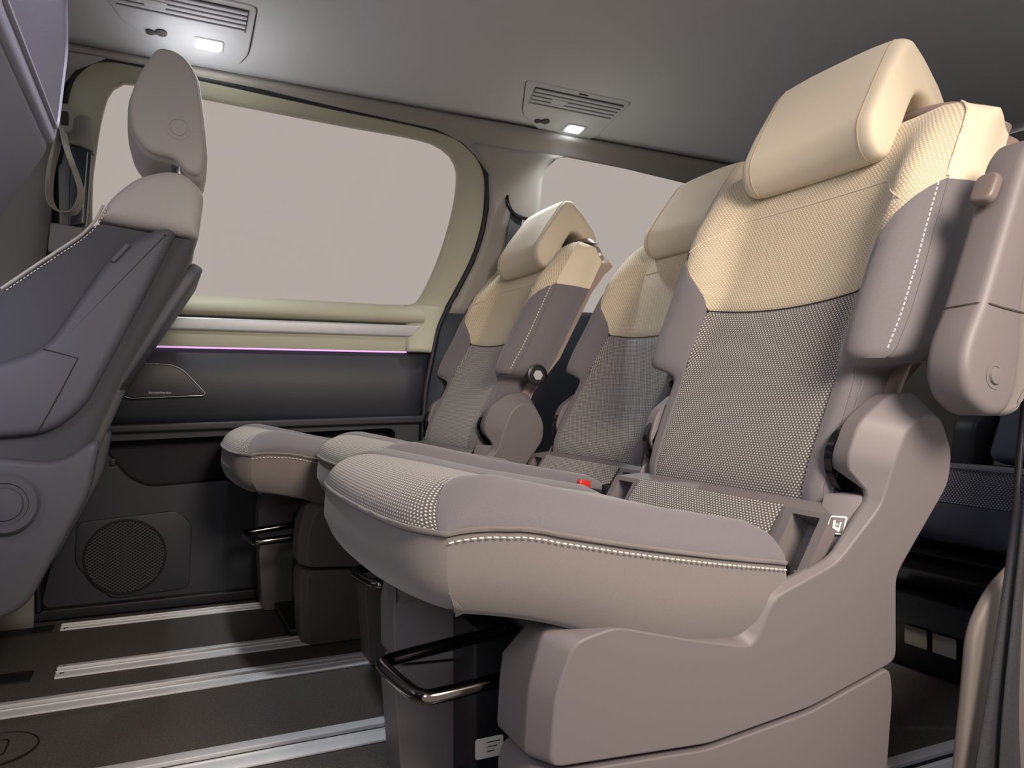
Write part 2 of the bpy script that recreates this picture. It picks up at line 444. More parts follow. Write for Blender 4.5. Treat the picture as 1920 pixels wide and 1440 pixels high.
# rear pillar, header and lower rear wall
def edge_right(z): return interp([(0, .695), (.3, .695), (.511, .70), (.62, .72), (.731, .75), (.79, .78), (.85, .81), (.94, .85), (1.02, .872), (1.10, .878), (1.19, .864), (1.25, .81)], z)
def w2left(z): return interp([(.8, 1.06), (1.0, 1.042), (1.13, 1.036), (1.19, 1.034), (1.225, 1.042), (1.248, 1.066), (1.262, 1.10)], z)
def vwall(name, zs, lf, rf, nx, m, off):
    return [[(lf(z)+(rf(z)-lf(z))*k/nx, wy(z, off), z) for k in range(nx+1)] for z in zs]
zz = [i/40*1.25 for i in range(41)]+[1.262]
pC = struct(grid('trim_2', vwall('p', [.78]+[z for z in zz if z >= .79], edge_right, w2left, 10, GREYP, .02), GREYP, thick=-.03))
struct(grid('wall_rear_lower', vwall('p', [z for z in zz if z <= .80]+[.80], edge_right, lambda z: 2.4, 20, GREYP, .02), DOORD, thick=-.03))
struct(grid('trim_3', vwall('p', [.79+.465*i/20 for i in range(21)], lambda z: 1.72+.1*(z-.8), lambda z: 2.4, 6, GREYP, .02), GREYP, thick=-.03))
def w2top(x): return interp([(1.03, 1.20), (1.045, 1.238), (1.07, 1.255), (1.10, 1.262), (1.321, 1.253), (1.60, 1.232), (1.72, 1.225), (2.4, 1.22)], x)
def sealtop(x): return interp([(-1.3, 1.325), (-.113, 1.326), (-.04, 1.326), (.094, 1.318), (.435, 1.30), (.703, 1.284), (.802, 1.252), (.858, 1.19), (.88, 1.185), (1.03, 1.20)], x)
Gh = []
for i in range(90):
    x = -1.3+3.7*i/89
    z0 = sealtop(x) if x < 1.03 else w2top(x)
    zt = ceil(x, 2.02)+.004
    row = []
    for k in range(7):
        t = k/6; z = z0+(zt-z0)*t; y = wy(z0, .022)+(2.005-wy(z0, .022))*t+.008*math.sin(math.pi*t)
        row.append((x, y, z))
    Gh.append(row)
struct(grid('trim_4', Gh, GREYP, thick=.02))
struct(grid('window_2', [[(1.0+.76*k/12, wy(z, -.01), z) for k in range(13)] for z in [.78+.5*i/10 for i in range(11)]], GLASS))
# groove where the pillar trim meets the header
tube('pillar_joint', [(x, wy(z, .0225), z) for x, z in ((.835, 1.245), (.87, 1.262), (.93, 1.266), (.99, 1.262), (1.035, 1.25))], .0016, DIM, pC)
struct(plate_yz('wall_rear', fillet([(.6, 0), (2.18, 0), (2.18, .8), (2.02, 1.34), (.75, 1.34), (.6, .8)], .02, 3), 2.36, 2.40, .01, GREYP))
# front pillar (left in the picture)
def edge_left(z): return interp([(0, -.268), (.45, -.268), (.66, -.262), (.79, -.256), (.89, -.246), (.976, -.233), (1.18, -.215), (1.265, -.198), (1.308, -.164), (1.326, -.113)], z)
pB = struct(grid('trim_5', vwall('p', [i/40*1.326 for i in range(41)], lambda z: -.62, edge_left, 8, GREYP, .035), GREYP, thick=-.03))

# the rest of the vehicle shell: cab front, near-side front door and near-side rear quarter
struct(plate_yz('wall_front', fillet([(.6, 0), (2.18, 0), (2.2, .75), (.6, .75)], .02, 3), -2.1, -2.0, .01, DOORD))
struct(slab('wall_near_front', fillet([(-2.1, 0), (-.42, 0), (-.40, 1.30), (-.50, 1.30), (-.52, .85), (-2.1, .80)], .02, 3), .58, .64, .01, DOORD))
struct(slab('wall_near_rear', fillet([(1.10, .0), (2.4, .0), (2.4, .82), (1.24, .82), (1.20, 1.30), (1.06, 1.30)], .02, 3), .56, .60, .01, GREYP))
struct(slab('wall_far_front', fillet([(-2.1, 0), (-.60, 0), (-.60, .85), (-2.1, .80)], .02, 3), 2.19, 2.23, .01, DOORD))
# ------------------------------------------------------------------ floor rails
RAILG = 'aluminium seat rails in the floor'
def rail(y, x0, label, w=.068, x1=2.25):
    t = empty('floor_rail', label, 'rail', (x0, y, 0), RAILG)
    L = x1-x0
    xs = lambda n, prof, m, a=0., b=L: xstrip(n, prof, a, b, m, t, .0008)
    h = w/2
    xs('flange', [(-h, .0005), (-h, .004), (-.011, .006), (-.011, .0005)], ALU); xs('flange', [(h, .0005), (h, .004), (.011, .006), (.011, .0005)], ALU)
    xs('slot', [(-.0112, .0004), (-.0112, .0015), (.0112, .0015), (.0112, .0004)], RAILB)
    xs('lip', [(.0075, .0016), (.0075, .0085), (.013, .0085), (.013, .0055)], ALU); xs('lip', [(-.0075, .0016), (-.0075, .0075), (-.012, .0075), (-.012, .0055)], ALU)
    for k, yy in enumerate((-.02, .02)):
        lathe('screw', [(.0045, .0042), (.004, .0062), (.0015, .0066)], STEEL, t, 12, mp=lambda x, y, z, yy=yy: (.012+x, yy+z, y))
    return t
rail(2.062, -.21, 'short aluminium floor rail running along the foot of the door panel', .05)
rail(1.737, -.185, 'aluminium floor rail in front of the window-side seat base, second from the door', .075)
rail(1.565, -1.2, 'aluminium floor rail leading to the outer foot of the middle seat', .075)
rail(1.225, -1.2, 'nearest aluminium floor rail, cut by the bottom edge of the picture', .085)
rail(.775, .30, 'aluminium floor rail behind the nearest seat, at bottom right', .07)
for y in (2.062, 1.737):   # channel forward of the rail ends
    g = tag(slab('rail_channel', fillet(rect(-1.2, -.225, .0002, .003), .001, 2), y-.03, y+.03, .001, RAILB, mid=0), 'dark empty floor channel ahead of the %s' % ('door-side rail' if y > 2 else 'second rail'), 'channel')
cap = empty('floor_hatch', 'round dark carpeted floor cap at the bottom left corner', 'cap', (-.235, 1.40, 0))
lathe('disc', [(.062, .0006), (.06, .003), (.02, .0035)], CARPET, cap, 40, mp=lambda x, y, z: (x, z, y))
tube('rim', [(.062*math.cos(a*R(9)), .062*math.sin(a*R(9)), .0022) for a in range(40)], .0016, RAILB, cap, 6, True)
tube('finger_slot', [(x, y, .0035) for x, y in fillet(rect(-.02, .02, -.03, .03), .01, 3)], .0014, RAILB, cap, 6, True)

# ------------------------------------------------------------------ passenger seats of the middle row
def zst(x): return sinterp([(.20, .420), (.27, .421), (.325, .414), (.446, .389), (.631, .354), (.70, .345)], x)
def xfr(y):
    a = abs(y)/.245; return .203+.014*a*a+.020*a**10
def rnd(t): t = max(0, min(1, t)); return math.sqrt(max(0, 1-(1-t)**2))
XR = .655
def hw(x): return sinterp([(.20, .242), (.3, .246), (.5, .243), (.655, .232)], x)
def cush_top(s, y, x):
    df = x-xfr(y); ds = hw(x)-abs(y); dr = XR-x
    H = interp([(.2, .046), (.32, .039), (.45, .035), (.7, .036)], x)
    h = H*rnd(df/.075)*(.12+.88*rnd(ds/.06))*(.75+.25*rnd(dr/.012))
    bol = .010*math.exp(-((abs(y)-.195)/.028)**2)*min(1, max(0, (df-.03)/.06))
    return zst(x)+h+bol
def cushion(parent):
    n = 28; S = [(j/n)**1.7 for j in range(n+1)]
    def bx(s): return .155+.083*(1-min(1, s/.22))**1.6
    def pt(s, y):
        x = xfr(y)+(XR-xfr(y))*s; yy = max(-hw(x), min(hw(x), y)); return (x, yy, cush_top(s, yy, x))
    def row(ya, yb, s, k, groove=(True, True)):
        out = []
        for i in range(k+1):
            t = i/k; y = ya+(yb-ya)*t; p = list(pt(s, y))
            d = min(i if groove[0] else 99, k-i if groove[1] else 99)
            if d == 0: p[2] -= .003
            out.append(tuple(p))
        return out
    ins = [row(-bx(s), bx(s), s, 24) for s in S]
    L = 0; uv = []
    for j, r_ in enumerate(ins):
        if j: L += (Vector(r_[12])-Vector(ins[j-1][12])).length
        uv.append([(p[1], L) for p in r_])
    grid('seat_insert', ins, DDK, parent, uv)
    edges = {}
    for sg in (-1, 1):
        def br(s):
            x = xfr(.245)+(XR-xfr(.245))*s; b = bx(s); w = .246
            ts = [0, .06, .14, .25, .38, .5, .62, .73, .82, .89, .94, .975, 1]
            out = []
            for i, t in enumerate(ts):
                y = sg*(b+(w-b)*t)
                p = list(pt(s, y))
                if i == 0: p[2] -= .003
                out.append(tuple(p))
            return out
        rows = [br(s) for s in S]
        b = grid('seat_bolster', rows, FAB, parent, flip=(sg < 0)); edges[sg] = [r_[-1] for r_ in rows]
    front = ins[0]
    # perimeter: near side rear->front, front, far side
    per = edges[-1][::-1]+[tuple(p[:2])+(p[2]+.003,) for p in front[1:-1]]+edges[1]
    # skirt below the seam
    def zbot(x, y):
        side = sinterp([(.20, .345), (.26, .340), (.325, .327), (.377, .311), (.446, .283), (.506, .270), (.66, .266)], x)
        return side
    rows = []
    NP = []; n_ = len(per)
    for i in range(n_):
        a_, b_ = per[max(0, i-2)], per[min(n_-1, i+2)]
        t_ = Vector((b_[0]-a_[0], b_[1]-a_[1])); t_ = t_.normalized() if t_.length else Vector((0, 1)); NP.append(Vector((-t_.y, t_.x)))
    for _ in range(8):
        NP = [(NP[max(0, i-1)]+NP[i]*2+NP[min(n_-1, i+1)]).normalized() for i in range(n_)]
    for v in [0, .03, .12, .3, .5, .7, .84, .93, 1.0, 1.03]:
        rr = []
        for p, N2 in zip(per, NP):
            x, y, z = p; zb = zbot(x, y); fr_ = max(0, -N2.x)**2
            zb -= .018*fr_*(1-(y/.26)**2); z0 = z-.004
            bul = .004*math.sin(math.pi*min(1, v))-.001
            tuck = 0 if v < .5 else (.022*fr_+.020)*((v-.5)/.5)**2
            if v > 1: tuck += .03
            rr.append((x+N2.x*(bul-tuck), y+N2.y*(bul-tuck), z0+(zb-z0)*min(1, v)+(.002 if v > 1 else 0)))
        rows.append(rr)
    grid('seat_skirt', rows, FABS, parent, thick=.004, angle=70)
    tube('seat_piping', [(p[0]+(-.001), p[1]*1.004, p[2]-.002) for p in per], .0028, FABS, parent, 6)
    for sg in (-1, 1):
        e = edges[sg]
        stitches('seat_stitching', [(p[0], p[1]+sg*.0045, p[2]-.0095) for p in e], parent)
    # closing faces
    box('seat_pan', (.40, -.19, .262), (.64, .19, .30), BLACK, parent, .01)
    Vb = [p for p in rows[-1]]; fromdata('seat_underside', Vb, [tuple(range(len(Vb)))], BLACK, parent)
    back = [r_ for r_ in (ins[-1],)]
    Pb = [edges[-1][-1]]+[p for p in ins[-1]]+[edges[1][-1]]
    grid('seat_rear_face', [[(p[0], p[1], p[2]) for p in Pb], [(p[0]+.012, p[1], p[2]-.012) for p in Pb], [(p[0]+.008, p[1], .28) for p in Pb]], FABS, parent)

BX = [(.372, .800), (.378, .775), (.388, .758), (.405, .750), (.43, .752), (.47, .766), (.52, .788), (.58, .815), (.69, .866), (.80, .909), (.90, .947), (.92, .957)]
def bw(z): return interp([(.37, .172), (.40, .186), (.45, .190), (.576, .190), (.584, .198), (.592, .238), (.599, .246), (.64, .249), (.82, .248), (.90, .246), (.918, .242), (.930, .234), (.939, .222), (.945, .206)], z)
def bb(z): return interp([(.37, .150), (.40, .160), (.55, .163), (.69, .160), (.72, .172), (.76, .200), (.79, .222), (.81, .238), (.822, .247)], z)
def bprot(z): return interp([(.37, 0), (.45, .004), (.57, .010), (.60, .042), (.64, .050), (.75, .050), (.84, .044), (.90, .022), (.93, .008)], z)
ZT = .945
def bfront(z, y):
    base = sinterp(BX, min(z, .92))+ (0 if z < .92 else ((z-.92)*.4+ .04*max(0, (z-.925)/.02)**2*.5))
    a = abs(y); w = bw(z); pr = bprot(z)
    u = max(0, min(1, (a-.14)/.068))
    bump = pr*(u*u*(3-2*u))
    over = max(0, (a-.212)/.036)
    bump -= pr*.62*min(1.2, over)**1.8
    edge = max(0, min(1, 1-(w-a)/.018)); bump -= .010*edge**2.2
    concave = -.010*(1-min(1, a/.16)**2)*interp([(.37, 0), (.45, .3), (.7, 1), (.9, .5)], z)
    return base-bump-concave
def backrest(parent):
    def seamz(t): return .690-.012*(1-t*t)
    zs_low = [.372, .375, .380, .388, .40, .415, .435, .46, .49, .52, .55, .58, .61, .64, .665, .682, .690]
    zs_up = [.690, .696, .71, .73, .755, .78, .80, .812, .822, .84, .86, .88, .90, .915, .926, .935, .941, .945]
    n = 24
    def build(name, zs, m, low):
        G = []; uv = []; L = 0
        for j, z in enumerate(zs):
            row = []
            for i in range(n+1):
                t = -1+2*i/n
                zz_ = z
                k = interp([(.50, 0), (.69, 1)], z) if low else interp([(.69, 1), (.80, 0)], z)
                zz_ = z-.012*(1-t*t)*k
                b = min(bb(z), bw(z)) if z < .8 else min(bb(z), bw(z))
                y = t*b; x = bfront(zz_, y)
                if (j == len(zs)-1 and low) or (j == 0 and not low): x += .0035
                if i in (0, n): x += .003
                row.append((x, y, zz_))
            ur = [(0, 0)]
            for i in range(1, n+1): ur.append((ur[-1][0]+(Vector(row[i])-Vector(row[i-1])).length, 0))
            ur = [(u_[0]-ur[n//2][0], 0) for u_ in ur]
            if j: L += (Vector(row[n//2])-Vector(G[-1][n//2])).length
            G.append(row); uv.append([(c[0], L) for c in ur])
        return grid(name, G, m, parent, uv, flip=True), G
    build('backrest_lower_insert', zs_low, DDK, True)
    _, GU = build('backrest_upper_insert', zs_up, DTN, False)
    grid('backrest_top', [GU[-1], [(p[0]+.02, p[1]*1.02, p[2]+.002) for p in GU[-1]], [(p[0]+.05, p[1]*1.05, p[2]) for p in GU[-1]]], TAN, parent, flip=True)
    zb = [.372, .38, .39, .405, .43, .46, .50, .54, .565, .574, .580, .586, .592, .598, .605, .62, .65, .69, .72, .75, .78, .80, .812, .822]
    def xback(z): return interp([(.37, .84), (.45, .85), (.573, .885), (.656, .925), (.824, .998), (.90, 1.03), (.945, 1.045)], z)
    for sg in (-1, 1):
        rows = []
        for z in zb:
            b, w = bb(z), bw(z); r_ = []
            for i, t in enumerate((0, .06, .15, .27, .4, .53, .66, .78, .87, .94, .98, 1)):
                a = b+(w-b)*t; x = bfront(z, a)+(.003 if i == 0 else 0); r_.append((x, sg*a, z))
            rows.append(r_)
        grid('backrest_bolster', rows, FAB, parent, flip=(sg > 0), angle=38)
        # side panels
        def side(name, zl, m):
            G = []
            for z in zl:
                w = bw(z); x0 = bfront(z, w)+.0005; x1 = max(x0+.03, xback(z))
                dr = .050*max(0, min(1, (z-.84)/.105)); x1 = max(x0+.03, xback(z-dr)+.006)
                G.append([(x0+(x1-x0)*t, sg*(w+.006*math.sin(math.pi*min(1, t*1.2))*(1 if z > .6 else 0)+(.246-w)*min(1, t*2.5)*(1 if z > .85 else 0)), z-dr*t) for t in (0, .04, .12, .2, .3, .4, .5, .6, .7, .8, .9, 1)])
            grid(name, G, m, parent, flip=(sg > 0))
            return G
        side('backrest_side', zb, FAB)
        gs = side('shoulder_side', [.8215, .826, .84, .86, .88, .90, .912, .922, .93, .936, .941, .945], TAN)
        stitches('backrest_stitching', [(bfront(z, bw(z)-.004)-.0005, sg*(bw(z)-.004), z) for z in [.604+.216*k/20 for k in range(21)]], parent, r=.0007)
        tube('shoulder_piping', [(bfront(z, bw(z))-.000, sg*(bw(z)-.001), z) for z in [.825+.115*k/24 for k in range(25)]], .0022, TAN, parent, 6)
        tube('waist_piping', [(bfront(z, bw(z))+.016, sg*(bw(z)+.0005), z) for z in [.385+.18*k/20 for k in range(21)]], .0018, FAB, parent, 6)
    tube('insert_seam', [(bfront(.690-.012*(1-(k/20)**2), .16*k/20)+.001, .16*k/20, .690-.012*(1-(k/20)**2)) for k in range(-20, 21)], .0010, DIM, parent, 5)
    # hard shell behind
    sh = []
    for z, x in ((.36, .835), (.45, .852), (.573, .884), (.656, .922), (.824, .995), (.90, 1.028), (.948, 1.030), (.962, 1.042), (.962, 1.056), (.945, 1.066), (.90, 1.056), (.80, 1.02), (.65, .955), (.55, .91), (.45, .885), (.36, .87)):
        sh.append((x, z))
    shl = fillet(sh, .01, 2); V = []; F = []; N = len(shl); ys = [-1+2*k/24 for k in range(25)]
    for t in ys:
        for x, z in shl:
            w = interp([(.36, .17), (.56, .19), (.60, .238), (.85, .241), (.90, .241), (.965, .238)], z)
            drop = .066*max(0, (abs(t)-.55)/.45)**1.3*max(0, (z-.85)/.112)
            V.append((x-.012*abs(t)**6+drop*.3, t*w, z-drop))
    for k in range(24):
        for i in range(N): F.append((k*N+i, k*N+(i+1) % N, (k+1)*N+(i+1) % N, (k+1)*N+i))
    F.append(tuple(range(N))); F.append(tuple(24*N+i for i in range(N)))
    fromdata('back_shell', V, F, mat('shell_plastic', '97857b', .6, grain=.03, scale=1500, bump=.08), parent, 50)
    LP_ = [(1.030, -.244, .902), (1.034, -.228, .914), (1.037, -.207, .933), (1.040, -.178, .953), (1.042, -.145, .965), (1.043, -.09, .970), (1.043, 0, .971)]
    LP_ = LP_+[(x, -y, z) for x, y, z in LP_[-2::-1]]
    tube('shell_lip', spline(LP_, 5), .0085, MATS['shell_plastic'], parent, 10)
    # pressed crease lines on the upper insert
    for P in ([(-.215, .800), (-.145, .846), (.145, .846), (.215, .800)],):
        path = []
        for a, b in zip(P, P[1:]):
            for k in range(12): path.append((a[0]+(b[0]-a[0])*k/12, a[1]+(b[1]-a[1])*k/12))
        path.append(P[-1])
        tube('pressed_seam', [(bfront(z, y)-.0002, y, z) for y, z in path], .0012, TAN, parent, 5)

def headrest(parent, m=TAN):
    P = [(.930, .880), (.912, .901), (.908, .935), (.941, 1.00), (.975, 1.062), (.988, 1.078), (1.004, 1.078), (1.040, 1.052), (1.078, 1.012), (1.093, .985), (1.084, .962), (1.058, .960), (1.028, .984), (1.004, .985), (.990, .960), (.966, .905), (.950, .882)]
    P = fillet(P, .018, 4)
    ys = [-1, -.985, -.96, -.925, -.88, -.82, -.7]+[-.6+.1*k for k in range(13)]+[.7, .82, .88, .925, .96, .985, 1]
    nn = norms(P); V = []; F = []; N = len(P); HW = .134
    for t in ys:
        e = abs(t); ins = .011*(1-math.sqrt(max(0, 1-max(0, (e-.82)/.18)**2)))
        for (x, z), (px, pz) in zip(P, inset_ring(P, nn, ins)):
            up = max(0, (z-.98)/.10)
            fr = max(0, min(1, (1.0-x)/.08))
            w = HW*(1-.03*up)*(1-.10*max(0, (x-1.0)/.08))
            V.append((px+fr*.012*(1-e*e)-.006*fr, t*w, pz-.010*e**3*up))
    for k in range(len(ys)-1):
        for i in range(N): F.append((k*N+i, k*N+(i+1) % N, (k+1)*N+(i+1) % N, (k+1)*N+i))
    F.append(tuple(range(N))); F.append(tuple((len(ys)-1)*N+i for i in range(N)))
    h = fromdata('headrest', V, F, m, parent, 60)
    for s in (-1, 1):
        tube('post', [(1.012, s*.062, .93), (1.006, s*.062, 1.0)], .0065, STEEL, h, 12)
        lathe('post_guide', [(.014, .9445), (.014, .956), (.009, .958)], BLACK, h, 16, mp=lambda x, y, z, s=s: (1.012+x, s*.062+z, y))
        k = 5 if s < 0 else len(ys)-6
        ringp = [Vector(V[k*N+i]) for i in range(N)]
        lo_ = 0; hi_ = 40
        tube('headrest_seam', [p+Vector((-.0002, 0, 0)) for p in ringp[lo_:hi_]], .0009, mat('seam_tan', 'b09c80', .9), h, 5)
    return h

def cover(name, A, B, y0f, sg, m, parent, r, dB, dC):
    A, B = fillet(A, r, 3), fillet(B, r, 3); N = len(A); V = []; F = []
    ex = lambda d: [d[i//4] for i in range(N)] if isinstance(d, list) else [d]*N
    for P, d in ((A, ex(0)), (B, ex(dB)), (B, ex(dC))):
        for (x, z), q in zip(P, d): V.append((x, sg*(y0f(z)-q), z))
    for k in range(2):
        for i in range(N): F.append((k*N+i, k*N+(i+1) % N, (k+1)*N+(i+1) % N, (k+1)*N+i))
    F.append(tuple(range(N))); F.append(tuple(2*N+i for i in range(N)))
    o = fromdata(name, V, F, m, parent, 25); bevel(o, .007, 3, 22)
    return o
def yout(z): return .206+.115*z
def yout2(z): return .206+.085*z
CA = [(.352, .176), (.354, .25), (.372, .302), (.42, .312), (.52, .284), (.604, .264), (.628, .318), (.722, .350), (.785, .415), (.797, .458), (.815, .505), (.840, .524), (.872, .520), (.900, .475), (.900, .435), (.822, .325), (.838, .214), (.70, .178), (.55, .162)]
CB = [(.337, .176), (.338, .25), (.352, .312), (.41, .318), (.51, .290), (.594, .274), (.618, .324), (.715, .354), (.780, .420), (.757, .468), (.775, .515), (.822, .547), (.868, .550), (.905, .49), (.903, .44), (.827, .325), (.842, .214), (.70, .178), (.55, .162)]
DB = [.03, .03, .03, .03, .02, .012, .012, .010, .016, .034, .036, .036, .034, .03, .03, .03, .03, .03, .03]
DC = [.10, .10, .07, .05, .03, .02, .02, .014, .022, .06, .06, .06, .06, .06, .06, .08, .10, .10, .10]
LA = [(.362, .002), (.354, .150), (.360, .168), (.55, .155), (.70, .171), (.828, .206), (.838, .17), (.845, .002)]
LB = [(.346, .002), (.338, .150), (.346, .170), (.55, .157), (.70, .173), (.832, .208), (.842, .17), (.85, .002)]
def base(parent):
    for sg in (-1, 1):
        f_ = lambda P: P if sg < 0 else [(x-.045*max(0, min(1, (.45-x)/.08)), z) for x, z in P]
        c = cover('base_cover', f_(CA), f_(CB), yout if sg < 0 else yout2, sg, PL, parent, .014, DB, DC)
        cover('foot_cover', f_(LA), f_(LB), yout if sg < 0 else yout2, sg, PL, parent, .012, .02, .095)
        # pivot ring behind the hinge
        lathe('pivot_ring', [(.045, 0), (.045, .012), (.03, .014)], BLACKG, parent, 24, mp=lambda x, y, z, sg=sg: (.80+x, sg*(.205-y), .465+z))
    box('mechanism_box', (.372, .03, .004), (.76, .11, .245), BLACK, parent, .006)
    box('floor_plate', (.33, -.13, .003), (.79, .13, .02), BLACK, parent, .004)
    box('cross_frame', (.42, -.16, .245), (.72, .16, .268), BLACK, parent, .006)
    tube('release_handle', spline([(.43, .032, .235), (.36, .032, .226), (.275, .032, .217), (.253, .026, .215), (.248, .005, .214), (.256, -.07, .214), (.262, -.094, .215), (.278, -.102, .216), (.36, -.100, .222), (.45, -.100, .24)], 8), .0085, CHROME, parent, 12)
    # valance between cushion and backrest, with the two anchor pockets
    V0, V1 = (.668, .318), (.722, .405)
    def fp(t, y, d=0): return (V0[0]+(V1[0]-V0[0])*t+d*.85, y, V0[1]+(V1[1]-V0[1])*t-d*.53)
    V = []; F = []
    def quad(a, b, c, d): k = len(V); V.extend((a, b, c, d)); F.append((k, k+1, k+2, k+3))
    cols = [(-.236, -.222), (-.222, -.178), (-.178, .178), (.178, .222), (.222, .236)]
    for ya, yb in cols:
        hole = abs(abs(ya+yb)/2-.200) < .01
        if not hole: quad(fp(0, ya), fp(0, yb), fp(1, yb), fp(1, ya))
        else:
            quad(fp(0, ya), fp(0, yb), fp(.25, yb), fp(.25, ya)); quad(fp(.93, ya), fp(.93, yb), fp(1, yb), fp(1, ya))
            D = .032; a, b, c, d = fp(.25, ya), fp(.25, yb), fp(.93, yb), fp(.93, ya); A_, B_, C_, D_ = fp(.25, ya, D), fp(.25, yb, D), fp(.93, yb, D), fp(.93, ya, D)
            for q in ((a, b, B_, A_), (b, c, C_, B_), (c, d, D_, C_), (d, a, A_, D_), (A_, B_, C_, D_)): quad(*q)
    quad(fp(1, -.235), fp(1, .235), (.745, .198, .412), (.745, -.198, .412)); quad((.745, -.198, .412), (.745, .198, .412), (.80, .198, .412), (.80, -.198, .412))
    fromdata('rear_valance', V, F, PL, parent, 30, fix=False)
    Gf = []; uv = []; L = 0
    for k in range(11):
        t = k/10*1.02; o_ = .004*math.sin(math.pi*min(1, .15+t*.8))+.0015
        x, _, z = fp(t, 0); r_ = [(x-o_*.85-.002*(1-abs(j/8)**8), .160*j/8, z+o_*.53) for j in range(-8, 9)]
        Gf.append(r_); uv.append([(p[1], k*.0105) for p in r_])
    grid('valance_flap', Gf, DDK, parent, uv, flip=True)
    # child-seat anchor marks
    for sg in (-1, 1):
        mk = (lambda u, v, d: (.737-.005+v*.50, sg*.222+u, .386+v*.80+d)) if False else None
        cx, cy, cz = .7510, sg*.2170, .387
        rt = [(.736, sg*.198), (.766, sg*.236), (.80, sg*.236), (.80, sg*.198)]
        slab('hinge_root', fillet(rt, .003, 2), .33, .424, .003, PL, parent, mp=lambda a_, b_, c_: (a_+(b_-.385)*.35, c_, b_), mid=0)
        def mp(x, y, z): return (cx+x*.62-y*.75+z*.33, cy+x*.785*sg+sg*y*.6, cz+z*.94+y*.25)
        s_ = slab('anchor_symbol', fillet(rect(-.0100, .0100, -.0115, .0115), .003, 3), .0005, .0046, .0003, WHITE, parent, mp=mp, mid=0)
        slab('symbol_field', fillet(rect(-.0085, .0085, -.0098, .0098), .002, 3), .0046, .0049, .0001, PL, s_, mp=mp, mid=0)
        for P in ([(-.0045, .006), (-.002, .006), (-.001, -.002), (.003, -.003), (.003, -.006), (-.004, -.006)], [(.003, .004), (.0048, .004), (.0048, -.0075), (-.004, -.0075), (-.004, -.0066), (.0032, -.0066)], [(-.001, .0015), (.0005, .0025), (.002, .0005), (.0005, -.001)]):
            slab('symbol_figure', P, .0049, .0052, .0001, WHITE, s_, mp=mp, mid=0)

def armrest(parent):
    # folded up along the outer side of the backrest
    O = [(.838, .523), (.810, .540), (.798, .575), (.806, .61), (.845, .69), (.905, .822), (.918, .842), (.940, .846), (.955, .830), (.915, .70), (.905, .60), (.895, .545), (.873, .523)]
    a0, a1 = -.350, -.298
    arm = fillet([(.868, .523), (.838, .523), (.806, .542), (.795, .575), (.804, .61), (.8262, .647), (.905, .828), (.925, .848), (.945, .848), (.958, .835), (.910, .70), (.898, .647), (.896, .60), (.888, .55)], .02, 4)
    slab('armrest_shell', arm, a0, a1, .011, PL, parent)
    tube('armrest_joint', [(.899, a0-.0002, .640), (.86, a0-.0004, .6445), (.838, a0-.0002, .648), (.8265, a0+.008, .649), (.8255, a0+.03, .6475), (.8255, a1-.006, .6465)], .0013, DIM, parent, 5)
    pad = fillet([(.872, .522), (.890, .55), (.898, .60), (.9005, .648), (.912, .70), (.960, .833), (.975, .825), (.955, .72), (.932, .62), (.922, .55), (.900, .523)], .012, 4)
    slab('armrest_pad', pad, a0+.004, a1-.004, .016, FABS, parent)
    lathe('pivot_button', [(.015, 0), (.015, .0012), (.011, .0012), (.0105, -.0015), (.009, .0032), (.004, .0036)], PL, parent, 24, mp=lambda x, y, z: (.846+x, a0+.0005-y, .568+z))
    lathe('pivot_axle', [(.022, 0), (.022, .05), (.02, .052)], PL, parent, 20, mp=lambda x, y, z: (.895+x, -.246-y, .572+z))
    # thumb latch at the free end, on the sloping front face
    def mp(x, y, z): return (.874+z*.48-y*.87, -.322+x, .785+z*.87+y*.48)
    slab('thumb_latch', fillet(rect(-.014, .014, -.020, .020), .011, 4), -.006, .008, .004, mat('latch_plastic', '6d625e', .45), parent, mp=mp)

SG = 'middle row seats'
seat = empty('car_seat', 'nearest taupe and tan car seat with folded-up armrest and dotted fabric', 'seat', (0, .905, 0), SG)
cushion(seat); backrest(seat); base(seat); headrest(seat)
s2 = copy_tree(seat); s2.location = (.08, 1.406, 0); s2.scale = (1, .955, 1); s2['label'] = 'middle car seat of the row, half hidden behind the nearest seat'
s3 = copy_tree(seat); s3.location = (-.068, 1.896, 0); s3['label'] = 'window-side car seat with cream headrest, beside the dark door panel'
def recline(st, deg):
    p = Vector((.83, 0, .46)); M = Matrix.Translation(p) @ Matrix.Rotation(R(deg), 4, 'Y') @ Matrix.Translation(-p)
    for ch in st.children:
        if ch.name.split('.')[0] in ('backrest_lower_insert', 'backrest_upper_insert', 'backrest_top', 'backrest_bolster', 'backrest_side', 'shoulder_side', 'backrest_stitching', 'shoulder_piping', 'waist_piping', 'back_shell', 'pressed_seam', 'insert_seam', 'shell_lip', 'headrest'):
            ch.matrix_local = M
recline(s2, 7); recline(s3, 5)
armrest(seat)
# round cap where no armrest is fitted, on the window-side seat
pc = lathe('armrest_cap', [(.026, 0), (.026, .006), (.021, .008), (.020, .005), (.012, .005), (.011, .008), (.004, .008)], BLACK, s3, 28, mp=lambda x, y, z: (.885+x, -.252-y, .590+z))
lathe('cap_ring', [(.013, .007), (.0125, .0092), (.0105, .0092)], SILVER, pc, 6, mp=lambda x, y, z: (.885+x, -.252-y, .590+z))
# sticker on the mechanism of the nearest seat
lb = slab('sticker', fillet(rect(.375, .415, .068, .095), .003, 2), .0288, .0296, .0002, WHITE, seat, mid=0)
for k in range(3): slab('sticker_print', rect(.391, .410-.004*k, .088-.006*k, .0892-.006*k), .0284, .0288, .0001, DIM, lb, mid=0)

